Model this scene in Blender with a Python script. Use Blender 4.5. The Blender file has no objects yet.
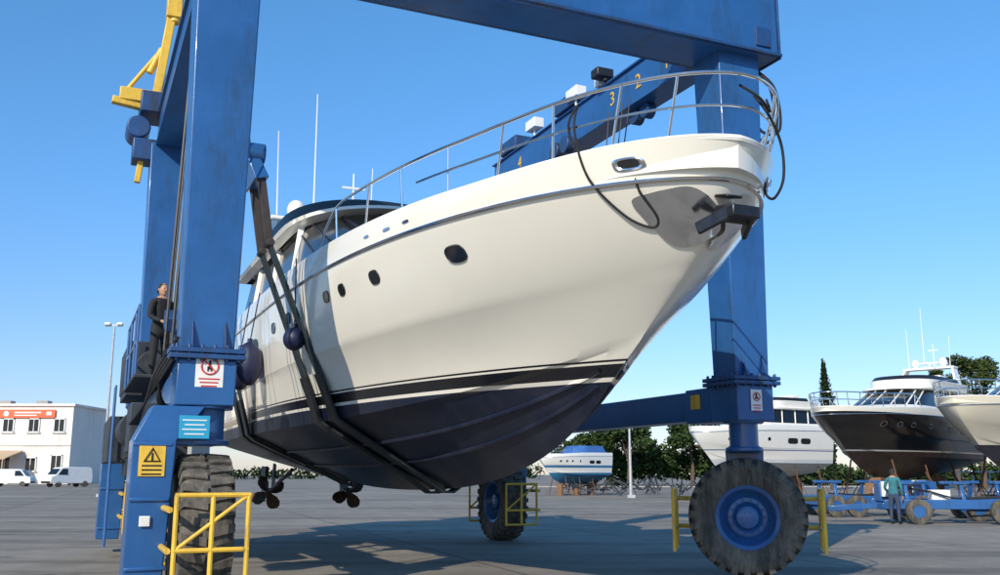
import bpy, math, random
from mathutils import Vector, Matrix
from mathutils.bvhtree import BVHTree
random.seed(7)
R=math.radians
scene=bpy.context.scene
COL=scene.collection

# ------------------------------------------------------------------ materials
def nt(name):
    m=bpy.data.materials.new(name); m.use_nodes=True
    t=m.node_tree; b=t.nodes['Principled BSDF']
    return m,t,b
def link(t,a,b): t.links.new(a,b)
def mat(name,col,rough=.5,metal=0,var=.15,scale=3,bump=0,bscale=40,coat=0,dirt=None,rvar=.1,ior=None):
    m,t,b=nt(name); N=t.nodes
    tc=N.new('ShaderNodeTexCoord')
    n=N.new('ShaderNodeTexNoise'); n.inputs['Scale'].default_value=scale; n.inputs['Detail'].default_value=8; n.inputs['Roughness'].default_value=.65
    link(t,tc.outputs['Object'],n.inputs['Vector'])
    r=N.new('ShaderNodeValToRGB')
    lo=[c*(1-var) for c in col]; hi=[min(1,c*(1+var)) for c in col]
    r.color_ramp.elements[0].color=(*lo,1); r.color_ramp.elements[1].color=(*hi,1)
    r.color_ramp.elements[0].position=.3; r.color_ramp.elements[1].position=.7
    link(t,n.outputs['Fac'],r.inputs['Fac'])
    out=r.outputs['Color']
    if dirt:
        n2=N.new('ShaderNodeTexNoise'); n2.inputs['Scale'].default_value=dirt[2]; n2.inputs['Detail'].default_value=10; n2.inputs['Roughness'].default_value=.75
        mp=N.new('ShaderNodeMapping'); mp.inputs['Scale'].default_value=(1,1,.25)
        link(t,tc.outputs['Object'],mp.inputs['Vector']); link(t,mp.outputs[0],n2.inputs['Vector'])
        r2=N.new('ShaderNodeValToRGB'); r2.color_ramp.elements[0].position=1-dirt[1]-.12; r2.color_ramp.elements[1].position=1-dirt[1]+.1
        link(t,n2.outputs['Fac'],r2.inputs['Fac'])
        mx=N.new('ShaderNodeMixRGB'); link(t,r2.outputs['Color'],mx.inputs['Fac']); link(t,out,mx.inputs['Color1']); mx.inputs['Color2'].default_value=(*dirt[0],1)
        out=mx.outputs['Color']
    link(t,out,b.inputs['Base Color'])
    mr=N.new('ShaderNodeMapRange'); mr.inputs['To Min'].default_value=max(.02,rough-rvar); mr.inputs['To Max'].default_value=min(1,rough+rvar)
    link(t,n.outputs['Fac'],mr.inputs['Value']); link(t,mr.outputs[0],b.inputs['Roughness'])
    b.inputs['Metallic'].default_value=metal
    if coat: b.inputs['Coat Weight'].default_value=coat; b.inputs['Coat Roughness'].default_value=.08
    if bump:
        n3=N.new('ShaderNodeTexNoise'); n3.inputs['Scale'].default_value=bscale; n3.inputs['Detail'].default_value=6
        link(t,tc.outputs['Object'],n3.inputs['Vector'])
        bp=N.new('ShaderNodeBump'); bp.inputs['Strength'].default_value=bump; bp.inputs['Distance'].default_value=.02
        link(t,n3.outputs['Fac'],bp.inputs['Height']); link(t,bp.outputs[0],b.inputs['Normal'])
    return m
BLUE=mat('blue_paint',(.020,.098,.285),.34,0,.16,1.2,.12,60,.2,dirt=((.022,.055,.12),.36,2.2))
BLUED=mat('blue_paint_dark',(.014,.062,.19),.45,0,.2,2,.1,50,0,dirt=((.03,.035,.045),.42,2.5))
YEL=mat('yellow_paint',(.72,.45,.05),.42,0,.12,4,.1,40,0,dirt=((.2,.13,.05),.36,5))
RUB=mat('tyre_rubber',(.05,.047,.042),.85,0,.35,6,.4,60,0,dirt=((.16,.14,.115),.46,5))
STEEL=mat('stainless_steel',(.75,.75,.76),.16,1,.06,5)
WHITE=mat('white_gelcoat',(.82,.80,.74),.22,0,.03,1.5,0,10,.3)
GLASS=mat('dark_glass',(.008,.010,.013),.12,0,.2,2,0,10,0,rvar=.03)
BLACK=mat('black_plastic',(.012,.012,.014),.45,0,.3,4)
ROPE=mat('black_rope',(.012,.012,.014),.8,0,.3,30)
STRAP=mat('sling_webbing',(.016,.030,.036),.75,0,.35,5,.3,120)
RUST=mat('rusty_steel',(.11,.055,.035),.8,0,.5,12,.4,60)
ROD=mat('sling_rod_paint',(.040,.030,.028),.6,0,.3,8,.2,60)
WIRE=mat('wire_rope',(.05,.05,.055),.5,.6,.3,20)
MACH=mat('machinery_grime',(.022,.028,.038),.6,0,.5,5,.2,30)
NAVY=mat('navy_fender',(.008,.012,.05),.5,0,.2,6)
BRONZE=mat('propeller_bronze',(.12,.07,.04),.5,.7,.4,9)
RED=mat('red_sign',(.6,.03,.02),.5,0,.1)
ORSIGN=mat('orange_sign',(.68,.12,.04),.5,0,.1)
WSIGN=mat('white_sign',(.75,.75,.73),.5,0,.06,4)
BSIGN=mat('blue_sign',(.02,.3,.5),.5,0,.1)
SKIN=mat('skin',(.42,.24,.16),.55,0,.08)
WALLW=mat('white_plaster',(.76,.70,.65),.85,0,.06,.6,.2,6,0,dirt=((.55,.48,.43),.36,.5))
TAN=mat('tan_canvas',(.52,.38,.24),.85,0,.1)
CONC=mat('concrete_block',(.33,.32,.3),.9,0,.15,2,.3,12)
TEAK=mat('timber',(.2,.11,.06),.8,0,.3,4)
CANV=mat('blue_canvas',(.03,.12,.35),.85,0,.15)
BARK=mat('bark',(.1,.07,.05),.9,0,.3,8,.5,20)

def hull_mat(name,bands,topcol,rough=.17,grime=.2):
    m,t,b=nt(name); N=t.nodes
    tc=N.new('ShaderNodeTexCoord'); sp=N.new('ShaderNodeSeparateXYZ'); link(t,tc.outputs['Object'],sp.inputs[0])
    mr=N.new('ShaderNodeMapRange'); mr.inputs['From Min'].default_value=0; mr.inputs['From Max'].default_value=6
    link(t,sp.outputs['Z'],mr.inputs['Value'])
    r=N.new('ShaderNodeValToRGB'); r.color_ramp.interpolation='CONSTANT'
    r.color_ramp.elements[0].color=(*bands[0][1],1); r.color_ramp.elements[0].position=0
    r.color_ramp.elements[1].color=(*bands[1][1],1); r.color_ramp.elements[1].position=bands[1][0]/6
    for z,c in bands[2:]:
        e=r.color_ramp.elements.new(z/6); e.color=(*c,1)
    link(t,mr.outputs[0],r.inputs['Fac'])
    n=N.new('ShaderNodeTexNoise'); n.inputs['Scale'].default_value=1.3; n.inputs['Detail'].default_value=9; n.inputs['Roughness'].default_value=.7
    mp=N.new('ShaderNodeMapping'); mp.inputs['Scale'].default_value=(1,1,.5); link(t,tc.outputs['Object'],mp.inputs[0]); link(t,mp.outputs[0],n.inputs['Vector'])
    lt=N.new('ShaderNodeMath'); lt.operation='LESS_THAN'; lt.inputs[1].default_value=bands[1][0]; link(t,sp.outputs['Z'],lt.inputs[0])
    amt=N.new('ShaderNodeMapRange'); amt.inputs['To Min'].default_value=.04; amt.inputs['To Max'].default_value=grime; link(t,lt.outputs[0],amt.inputs['Value'])
    r2=N.new('ShaderNodeValToRGB'); r2.color_ramp.elements[0].position=.45; r2.color_ramp.elements[1].position=.75; link(t,n.outputs['Fac'],r2.inputs['Fac'])
    mu=N.new('ShaderNodeMath'); mu.operation='MULTIPLY'; link(t,r2.outputs['Color'],mu.inputs[0]); link(t,amt.outputs[0],mu.inputs[1])
    mx=N.new('ShaderNodeMixRGB'); link(t,mu.outputs[0],mx.inputs['Fac']); link(t,r.outputs['Color'],mx.inputs['Color1']); mx.inputs['Color2'].default_value=(.12,.13,.17,1)
    link(t,mx.outputs['Color'],b.inputs['Base Color'])
    rr=N.new('ShaderNodeMapRange'); rr.inputs['To Min'].default_value=rough; rr.inputs['To Max'].default_value=.45; link(t,lt.outputs[0],rr.inputs['Value']); link(t,rr.outputs[0],b.inputs['Roughness'])
    cw=N.new('ShaderNodeMapRange'); cw.inputs['To Min'].default_value=.35; cw.inputs['To Max'].default_value=.08; link(t,lt.outputs[0],cw.inputs['Value']); link(t,cw.outputs[0],b.inputs['Coat Weight'])
    b.inputs['Coat Roughness'].default_value=.1
    return m
W=(.84,.80,.70); BK=(.008,.009,.014); NV=(.008,.013,.034)
HULLM=hull_mat('yacht_hull_paint',[(0,NV),(2.70,W),(2.745,BK),(2.885,W),(2.915,BK),(2.94,W)],W)
HULLB=hull_mat('black_hull_paint',[(0,(.03,.014,.012)),(2.75,(.5,.5,.5)),(2.82,(.006,.006,.009)),(4.66,W)],W)
HULLC=hull_mat('cream_hull_paint',[(0,(.03,.03,.05)),(2.7,(.02,.02,.03)),(2.8,(.74,.68,.55))],W)
HULLW=hull_mat('white_hull_paint',[(0,(.55,.6,.65)),(2.7,(.78,.78,.76)),(3.3,(.05,.1,.3)),(3.36,(.78,.78,.76))],W)
HULLS=hull_mat('small_boat_paint',[(0,(.02,.16,.32)),(2.7,(.78,.78,.76)),(3.3,(.05,.2,.4)),(3.6,(.78,.78,.76))],W)

# ------------------------------------------------------------------ mesh builder
class MB:
    def __init__(s): s.v=[]; s.f=[]
    def add(s,vs,fs):
        o=len(s.v); s.v+= [tuple(p) for p in vs]; s.f+=[tuple(i+o for i in f) for f in fs]; return s
    def taper(s,c0,s0,c1,s1):
        vs=[]
        for c,q in ((c0,s0),(c1,s1)):
            for a,b in ((-1,-1),(1,-1),(1,1),(-1,1)): vs.append((c[0]+a*q[0]/2,c[1]+b*q[1]/2,c[2]))
        return s.add(vs,[(3,2,1,0),(4,5,6,7),(0,1,5,4),(1,2,6,5),(2,3,7,6),(3,0,4,7)])
    def box(s,c,d,rz=0,M=None):
        vs=[]
        for z in (-1,1):
            for a,b in ((-1,-1),(1,-1),(1,1),(-1,1)): vs.append(Vector((a*d[0]/2,b*d[1]/2,z*d[2]/2)))
        if M is None: M=Matrix.Rotation(rz,3,'Z')
        vs=[M@v+Vector(c) for v in vs]
        return s.add(vs,[(3,2,1,0),(4,5,6,7),(0,1,5,4),(1,2,6,5),(2,3,7,6),(3,0,4,7)])
    def beam(s,p0,p1,w,h):
        p0=Vector(p0);p1=Vector(p1); d=(p1-p0); L=d.length; d.normalize()
        up=Vector((0,0,1)) if abs(d.z)<.95 else Vector((1,0,0))
        sd=d.cross(up).normalized(); u=sd.cross(d)
        M=Matrix((sd,d,u)).transposed()
        return s.box((p0+p1)/2,(w,L,h),M=M)
    def tube(s,pts,r,n=8,caps=True,closed=False):
        pts=[Vector(p) for p in pts]; rings=[]; N=len(pts)
        prev=None
        for i,p in enumerate(pts):
            if closed: t=pts[(i+1)%N]-pts[i-1]
            else: t=pts[min(i+1,N-1)]-pts[max(i-1,0)]
            t.normalize()
            if prev is None:
                a=Vector((0,0,1)) if abs(t.z)<.9 else Vector((1,0,0)); e=t.cross(a).normalized()
            else:
                e=prev-t*prev.dot(t); e.normalize()
            prev=e; f=t.cross(e)
            rr=r[i] if isinstance(r,(list,tuple)) else r
            rings.append([p+(e*math.cos(2*math.pi*k/n)+f*math.sin(2*math.pi*k/n))*rr for k in range(n)])
        vs=[v for q in rings for v in q]; fs=[]
        for i in range(N if closed else N-1):
            j=(i+1)%N
            for k in range(n):
                fs.append((i*n+k,i*n+(k+1)%n,j*n+(k+1)%n,j*n+k))
        if caps and not closed:
            fs.append(tuple(range(n-1,-1,-1))); fs.append(tuple((N-1)*n+k for k in range(n)))
        return s.add(vs,fs)
    def cyl(s,p0,p1,r,n=20,r2=None): return s.tube([p0,p1],[r,r if r2 is None else r2],n)
    def lathe(s,prof,c=(0,0,0),n=32,axis='X',closed=False):
        vs=[];m=len(prof)
        for k in range(n):
            a=2*math.pi*k/n
            for h,r in prof:
                if axis=='X': q=(h,r*math.cos(a),r*math.sin(a))
                else: q=(r*math.cos(a),r*math.sin(a),h)
                vs.append((c[0]+q[0],c[1]+q[1],c[2]+q[2]))
        fs=[]
        for k in range(n):
            j=(k+1)%n
            for i in range(m if closed else m-1):
                i2=(i+1)%m
                fs.append((k*m+i,k*m+i2,j*m+i2,j*m+i))
        return s.add(vs,fs)
    def grid(s,rows):
        m=len(rows[0]); vs=[p for r in rows for p in r]; fs=[]
        for i in range(len(rows)-1):
            for k in range(m-1): fs.append((i*m+k,i*m+k+1,(i+1)*m+k+1,(i+1)*m+k))
        return s.add(vs,fs)
    def sphere(s,c,r,n=16,m=10):
        if not isinstance(r,(tuple,list)): r=(r,r,r)
        rows=[]
        for i in range(m+1):
            a=math.pi*i/m
            rows.append([(c[0]+r[0]*math.sin(a)*math.cos(2*math.pi*k/n),c[1]+r[1]*math.sin(a)*math.sin(2*math.pi*k/n),c[2]-r[2]*math.cos(a)) for k in range(n+1)])
        return s.grid(rows)
    def obj(s,name,m,parent=None,bevel=0,angle=35,loc=(0,0,0),rz=0,weld=True):
        me=bpy.data.meshes.new(name); me.from_pydata([tuple(v) for v in s.v],[],s.f); me.materials.append(m)
        import bmesh
        bm=bmesh.new(); bm.from_mesh(me)
        if weld: bmesh.ops.remove_doubles(bm,verts=bm.verts,dist=1e-4)
        bmesh.ops.recalc_face_normals(bm,faces=bm.faces)
        bm.to_mesh(me); bm.free()
        me.shade_smooth(); me.set_sharp_from_angle(angle=R(angle))
        o=bpy.data.objects.new(name,me); COL.objects.link(o)
        o.location=loc; o.rotation_euler=(0,0,rz)
        if parent: o.parent=parent
        if bevel:
            md=o.modifiers.new('bevel','BEVEL'); md.width=bevel; md.segments=2; md.limit_method='ANGLE'; md.angle_limit=R(40)
        return o
def empty(name,loc=(0,0,0),rz=0,sc=1):
    e=bpy.data.objects.new(name,None); COL.objects.link(e); e.location=loc; e.rotation_euler=(0,0,rz)
    e.scale=(sc,sc,sc) if not isinstance(sc,tuple) else sc
    e.empty_display_size=.3
    return e
def text(body,size,m,parent,loc,Mrot,name='lettering',ext=.004):
    c=bpy.data.curves.new(name,'FONT'); c.body=body; c.size=size; c.extrude=ext; c.align_x='CENTER'; c.align_y='CENTER'; c.materials.append(m)
    o=bpy.data.objects.new(name,c); COL.objects.link(o); o.parent=parent
    o.matrix_local=Matrix.Translation(loc)@Mrot.to_4x4()
    return o
def interp(x,T):
    # smooth (Catmull-Rom style) interpolation of a table
    if x<=T[0][0]: return T[0][1]
    for i in range(len(T)-1):
        x0,y0=T[i]; x1,y1=T[i+1]
        if x<=x1:
            h=x1-x0; t=(x-x0)/h
            m0=(y1-T[max(0,i-1)][1])/(x1-T[max(0,i-1)][0]) if i>0 else (y1-y0)/h
            m1=(T[i+2][1]-y0)/(T[i+2][0]-x0) if i+2<len(T) else (y1-y0)/h
            return (2*t**3-3*t*t+1)*y0+(t**3-2*t*t+t)*h*m0+(-2*t**3+3*t*t)*y1+(t**3-t*t)*h*m1
    return T[-1][1]

# ------------------------------------------------------------------ camera, world, sun
cam=bpy.data.cameras.new('camera'); co=bpy.data.objects.new('camera',cam); COL.objects.link(co)
co.location=(0,0,1.6); co.rotation_euler=(R(90+11.1),0,0); cam.lens=34.2; cam.sensor_width=36; cam.clip_end=4000
scene.camera=co
SUN_EL=R(30); sh=Vector((.42,.91,0)).normalized()
w=bpy.data.worlds.new('World'); scene.world=w; w.use_nodes=True; N=w.node_tree.nodes; WL=w.node_tree.links
bg=N['Background']; sky=N.new('ShaderNodeTexSky'); sky.sky_type='NISHITA'; sky.sun_disc=False
sky.sun_elevation=SUN_EL; sky.sun_rotation=math.atan2(-sh.x,-sh.y)%(2*math.pi); sky.air_density=1.0; sky.dust_density=.3; sky.ozone_density=2.0
tcw=N.new('ShaderNodeTexCoord'); spw=N.new('ShaderNodeSeparateXYZ'); WL.new(tcw.outputs['Generated'],spw.inputs[0])
rw=N.new('ShaderNodeValToRGB'); EE=rw.color_ramp.elements
EE[0].position=0; EE[0].color=(.50,.50,.62,1); EE[1].position=.55; EE[1].color=(.42,.84,1.0,1)
e=EE.new(.12); e.color=(.46,.58,.74,1)
e=EE.new(.28); e.color=(.42,.70,.90,1)
WL.new(spw.outputs['Z'],rw.inputs['Fac'])
mu=N.new('ShaderNodeMixRGB'); mu.blend_type='MULTIPLY'; mu.inputs['Fac'].default_value=1
WL.new(sky.outputs[0],mu.inputs['Color1']); WL.new(rw.outputs[0],mu.inputs['Color2'])
sc_=N.new('ShaderNodeMixRGB'); sc_.blend_type='MULTIPLY'; sc_.inputs['Fac'].default_value=1; sc_.inputs['Color2'].default_value=(1.4,1.4,1.45,1)
WL.new(mu.outputs[0],sc_.inputs['Color1']); WL.new(sc_.outputs[0],bg.inputs['Color'])
bg.inputs['Strength'].default_value=.15
sl=bpy.data.lights.new('sun','SUN'); sl.energy=4.9; sl.angle=R(.5); sl.color=(1,.89,.72)
so=bpy.data.objects.new('sun',sl); COL.objects.link(so)
d=Vector((sh.x*math.cos(SUN_EL),sh.y*math.cos(SUN_EL),-math.sin(SUN_EL))); so.rotation_euler=d.to_track_quat('-Z','Y').to_euler(); so.location=(-20,-30,40)
scene.view_settings.view_transform='Standard'; scene.view_settings.look='None'; scene.view_settings.exposure=0

# ------------------------------------------------------------------ ground
def ground_mat():
    m,t,b=nt('yard_concrete'); N=t.nodes
    tc=N.new('ShaderNodeTexCoord')
    def noise(sc,det=8,ro=.6,vec=None):
        n=N.new('ShaderNodeTexNoise'); n.inputs['Scale'].default_value=sc; n.inputs['Detail'].default_value=det; n.inputs['Roughness'].default_value=ro
        link(t,vec or tc.outputs['Object'],n.inputs['Vector']); return n
    n1=noise(.12,6); n2=noise(1.2,9,.7); n3=noise(45,4,.7)
    r=N.new('ShaderNodeValToRGB'); E=r.color_ramp.elements; E[0].position=.3;E[0].color=(.205,.18,.15,1);E[1].position=.7;E[1].color=(.32,.285,.235,1)
    link(t,n1.outputs['Fac'],r.inputs['Fac'])
    r2=N.new('ShaderNodeValToRGB'); E=r2.color_ramp.elements; E[0].position=.25;E[0].color=(.64,.64,.64,1);E[1].position=.75;E[1].color=(1.22,1.22,1.22,1)
    link(t,n2.outputs['Fac'],r2.inputs['Fac'])
    mx=N.new('ShaderNodeMixRGB'); mx.blend_type='MULTIPLY'; mx.inputs['Fac'].default_value=1; link(t,r.outputs[0],mx.inputs['Color1']); link(t,r2.outputs[0],mx.inputs['Color2'])
    r3=N.new('ShaderNodeValToRGB'); E=r3.color_ramp.elements; E[0].position=.3;E[0].color=(.5,.5,.5,1);E[1].position=.7;E[1].color=(1.45,1.45,1.45,1)
    link(t,n3.outputs['Fac'],r3.inputs['Fac'])
    mx2=N.new('ShaderNodeMixRGB'); mx2.blend_type='MULTIPLY'; mx2.inputs['Fac'].default_value=.9; link(t,mx.outputs[0],mx2.inputs['Color1']); link(t,r3.outputs[0],mx2.inputs['Color2'])
    mp=N.new('ShaderNodeMapping'); mp.inputs['Rotation'].default_value=(0,0,R(-20)); mp.inputs['Scale'].default_value=(.17,.17,.17)
    link(t,tc.outputs['Object'],mp.inputs[0])
    ad=N.new('ShaderNodeMixRGB'); ad.blend_type='ADD'; ad.inputs['Fac'].default_value=.012; link(t,mp.outputs[0],ad.inputs['Color1']); link(t,n2.outputs['Color'],ad.inputs['Color2'])
    br=N.new('ShaderNodeTexBrick'); br.offset=0; br.inputs['Scale'].default_value=1; br.inputs['Mortar Size'].default_value=.007; br.inputs['Brick Width'].default_value=1; br.inputs['Row Height'].default_value=1
    br.inputs['Color1'].default_value=(1,1,1,1); br.inputs['Color2'].default_value=(.84,.84,.84,1); br.inputs['Mortar'].default_value=(.3,.3,.3,1)
    link(t,ad.outputs[0],br.inputs['Vector'])
    mx3=N.new('ShaderNodeMixRGB'); mx3.blend_type='MULTIPLY'; mx3.inputs['Fac'].default_value=.8; link(t,mx2.outputs[0],mx3.inputs['Color1']); link(t,br.outputs['Color'],mx3.inputs['Color2'])
    mp2=N.new('ShaderNodeMapping'); mp2.inputs['Rotation'].default_value=(0,0,R(12)); mp2.inputs['Scale'].default_value=(.05,.5,1); link(t,tc.outputs['Object'],mp2.inputs[0])
    n4=noise(1,7,.6,mp2.outputs[0]); r4=N.new('ShaderNodeValToRGB'); E=r4.color_ramp.elements; E[0].position=.5;E[0].color=(1,1,1,1);E[1].position=.68;E[1].color=(.5,.49,.48,1)
    link(t,n4.outputs['Fac'],r4.inputs['Fac'])
    mx4=N.new('ShaderNodeMixRGB'); mx4.blend_type='MULTIPLY'; mx4.inputs['Fac'].default_value=1; link(t,mx3.outputs[0],mx4.inputs['Color1']); link(t,r4.outputs[0],mx4.inputs['Color2'])
    n6=noise(.9,3,.5); r6=N.new('ShaderNodeValToRGB'); E=r6.color_ramp.elements; E[0].position=.66;E[0].color=(1,1,1,1);E[1].position=.74;E[1].color=(.45,.44,.43,1)
    link(t,n6.outputs['Fac'],r6.inputs['Fac'])
    mx5=N.new('ShaderNodeMixRGB'); mx5.blend_type='MULTIPLY'; mx5.inputs['Fac'].default_value=1; link(t,mx4.outputs[0],mx5.inputs['Color1']); link(t,r6.outputs[0],mx5.inputs['Color2'])
    link(t,mx5.outputs[0],b.inputs['Base Color']); b.inputs['Roughness'].default_value=.85
    bp=N.new('ShaderNodeBump'); bp.inputs['Strength'].default_value=.45; bp.inputs['Distance'].default_value=.014; link(t,n3.outputs['Fac'],bp.inputs['Height']); link(t,bp.outputs[0],b.inputs['Normal'])
    return m
g=MB(); rows=[]
for y in (-200,-40,0,20,60,200,900,1500): rows.append([(x,y,0) for x in (-1200,-200,-60,0,60,200,1200)])
g.grid(rows).obj('ground',ground_mat())

# ------------------------------------------------------------------ hull geometry (shared)
def bf(u,B,n,e,u0=.35): 
    v=max(0,(u-u0)/(1-u0)); return B*max(0,1-v**n)**e*(1-.07*(1-u)**2)
KZ=[(0,1.8),(4,1.55),(8,1.38),(11.5,1.42),(13.5,1.58),(15,1.88),(16.1,2.3),(16.9,2.8)]
def L_keel(u): x=16.9*u; return (x,0,interp(x,KZ))
def L_chine(u): return (17.45*u, bf(u,2.28,2.2,1.0,.3), 2.42+.72*u**6)
def L_chine2(u): return (17.5*u, bf(u,2.36,2.2,.94,.3), 2.47+.71*u**6)
def L_knuck(u): return (18.3*u, bf(u,2.50,2.7,.76), 3.42+.28*u**3)
def L_knuck2(u): return (18.35*u, bf(u,2.525,2.7,.745), 3.46+.28*u**3)
def L_mid(u): return (18.83*u, bf(u,2.59,3.05,.665), 4.02+.11*u**2+.09*(1-u))
def L_rub(u): return (19.12*u, bf(u,2.64,3.4,.585), 4.51+.28*(1-math.exp(-(1-u)*2.1)))
def L_gun(u):
    s_=max(0,min(1,(u-.86)/.14)); s_=s_*s_*(3-2*s_)
    return (19.33*u, bf(u,2.62,3.4,.565), 4.79+.33*(1-math.exp(-((1-u)/.36)**1.4*1.3))*1.0+.10*s_)
LINES=[L_keel,L_chine,L_chine2,L_knuck,L_knuck2,L_mid,L_rub,L_gun]
XE=(16.9,17.45,17.5,18.3,18.35,18.83,19.12,19.33)
US=[1-(1-k/110)**1.7 for k in range(111)]
def sm(x): x=max(0,min(1,x)); return x*x*(3-2*x)
def section(u):
    P=[Vector(l(u)) for l in LINES]; out=[P[0]]
    fb=1-u; edge=sm(fb/.16)
    def seg(a,b,n,bu):
        for k in range(1,n+1):
            w_=k/n; q=a.lerp(b,w_); q.y+=bu*4*w_*(1-w_); out.append(q)
    seg(P[0],P[1],6,.03*edge); seg(P[1],P[2],1,0)
    seg(P[2],P[3],8,-.07*sm((u-.35)/.5)*edge); seg(P[3],P[4],1,0)
    # one smooth quadratic panel from the knuckle to the rubbing strake
    a,b,c=P[4],P[5],P[6]; tm=.55
    for k in range(1,13):
        t=k/12
        la=(t-tm)*(t-1)/(tm); lb=t*(t-1)/(tm*(tm-1)); lc=t*(t-tm)/(1-tm)
        q=a*la+b*lb+c*lc; q.y=max(0,q.y); out.append(q)
    seg(P[6],P[7],4,.012*edge)
    return out
def hull_mesh():
    mb=MB(); secs=[section(u) for u in US]
    star=[[(p.x,-p.y,p.z) for p in s_] for s_ in secs]; port=[[(p.x,p.y,p.z) for p in s_] for s_ in secs]
    mb.grid(star); mb.grid([list(reversed(r)) for r in port])
    s0=secs[0]; mb.grid([[(p.x,-p.y,p.z) for p in s0],[(p.x,p.y,p.z) for p in s0]])
    gi=[s_[-1] for s_ in secs]
    for sg in (1,-1):
        mb.grid([[(p.x,sg*p.y,p.z) for p in gi],[(p.x-.03,sg*max(0,p.y-.08),p.z) for p in gi],[(p.x-.05,sg*max(0,p.y-.1),p.z-.3) for p in gi]])
    mb.grid([[(p.x-.05,-max(0,p.y-.1),p.z-.3) for p in gi],[(p.x-.05,max(0,p.y-.1),p.z-.3) for p in gi]])
    return mb
def sect_at(x):
    return [(l(min(1,x/e))[1],l(min(1,x/e))[2]) for l,e in zip(LINES,XE)]
_h=hull_mesh(); BVH=BVHTree.FromPolygons([Vector(v) for v in _h.v],_h.f)
def hit(x,z,side=-1):
    r=BVH.ray_cast(Vector((x,side*8,z)),Vector((0,-side,0)))
    return r[0],(r[1] if r[1] is None or r[1].y*side>0 else -r[1])
def patch(mb,cx,cz,rx,rz,off=.012,side=-1,p=2.6,n=28,rings=4,ring_only=None,tilt=0):
    rows=[]
    rs=[k/rings for k in range(rings+1)] if ring_only is None else [ring_only,(1+ring_only)/2,1]
    for r_ in rs:
        row=[]
        for k in range(n+1):
            a=2*math.pi*k/n; c,s_=math.cos(a),math.sin(a)
            dx=rx*r_*math.copysign(abs(c)**(2/p),c); dz=rz*r_*math.copysign(abs(s_)**(2/p),s_)+tilt*dx
            h_,nn=hit(cx+dx,cz+dz,side)
            if h_ is None: h_=Vector((cx+dx,side*.02,cz+dz)); nn=Vector((.8,side*.6,0))
            o_=off+(.010 if (ring_only is not None and r_==(1+ring_only)/2) else 0)
            row.append(h_+nn*o_)
        rows.append(row)
    mb.grid(rows)

def outline(xa,xf,w_,fl,p=2.4,n=22):
    pts=[(xa,-w_),(xa+(xf-fl-xa)*.5,-w_)]
    for k in range(n+1):
        a=-math.pi/2+math.pi*k/n; c,s_=math.cos(a),math.sin(a)
        pts.append((xf-fl+fl*abs(c)**(2/p),math.copysign(w_*abs(s_)**(2/p),s_)))
    pts+=[(xa+(xf-fl-xa)*.5,w_),(xa,w_)]
    return pts
def ploft(mb,levels,cap=True):
    rows=[]
    for z,xa,xf,w_,fl in levels: rows.append([(x,y,z) for x,y in outline(xa,xf,w_,fl)])
    for r in rows: r.append(r[0])
    mb.grid(rows)
    if cap:
        o=rows[-1][:-1]; mb.add(o,[tuple(range(len(o)))])
    return rows

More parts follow.
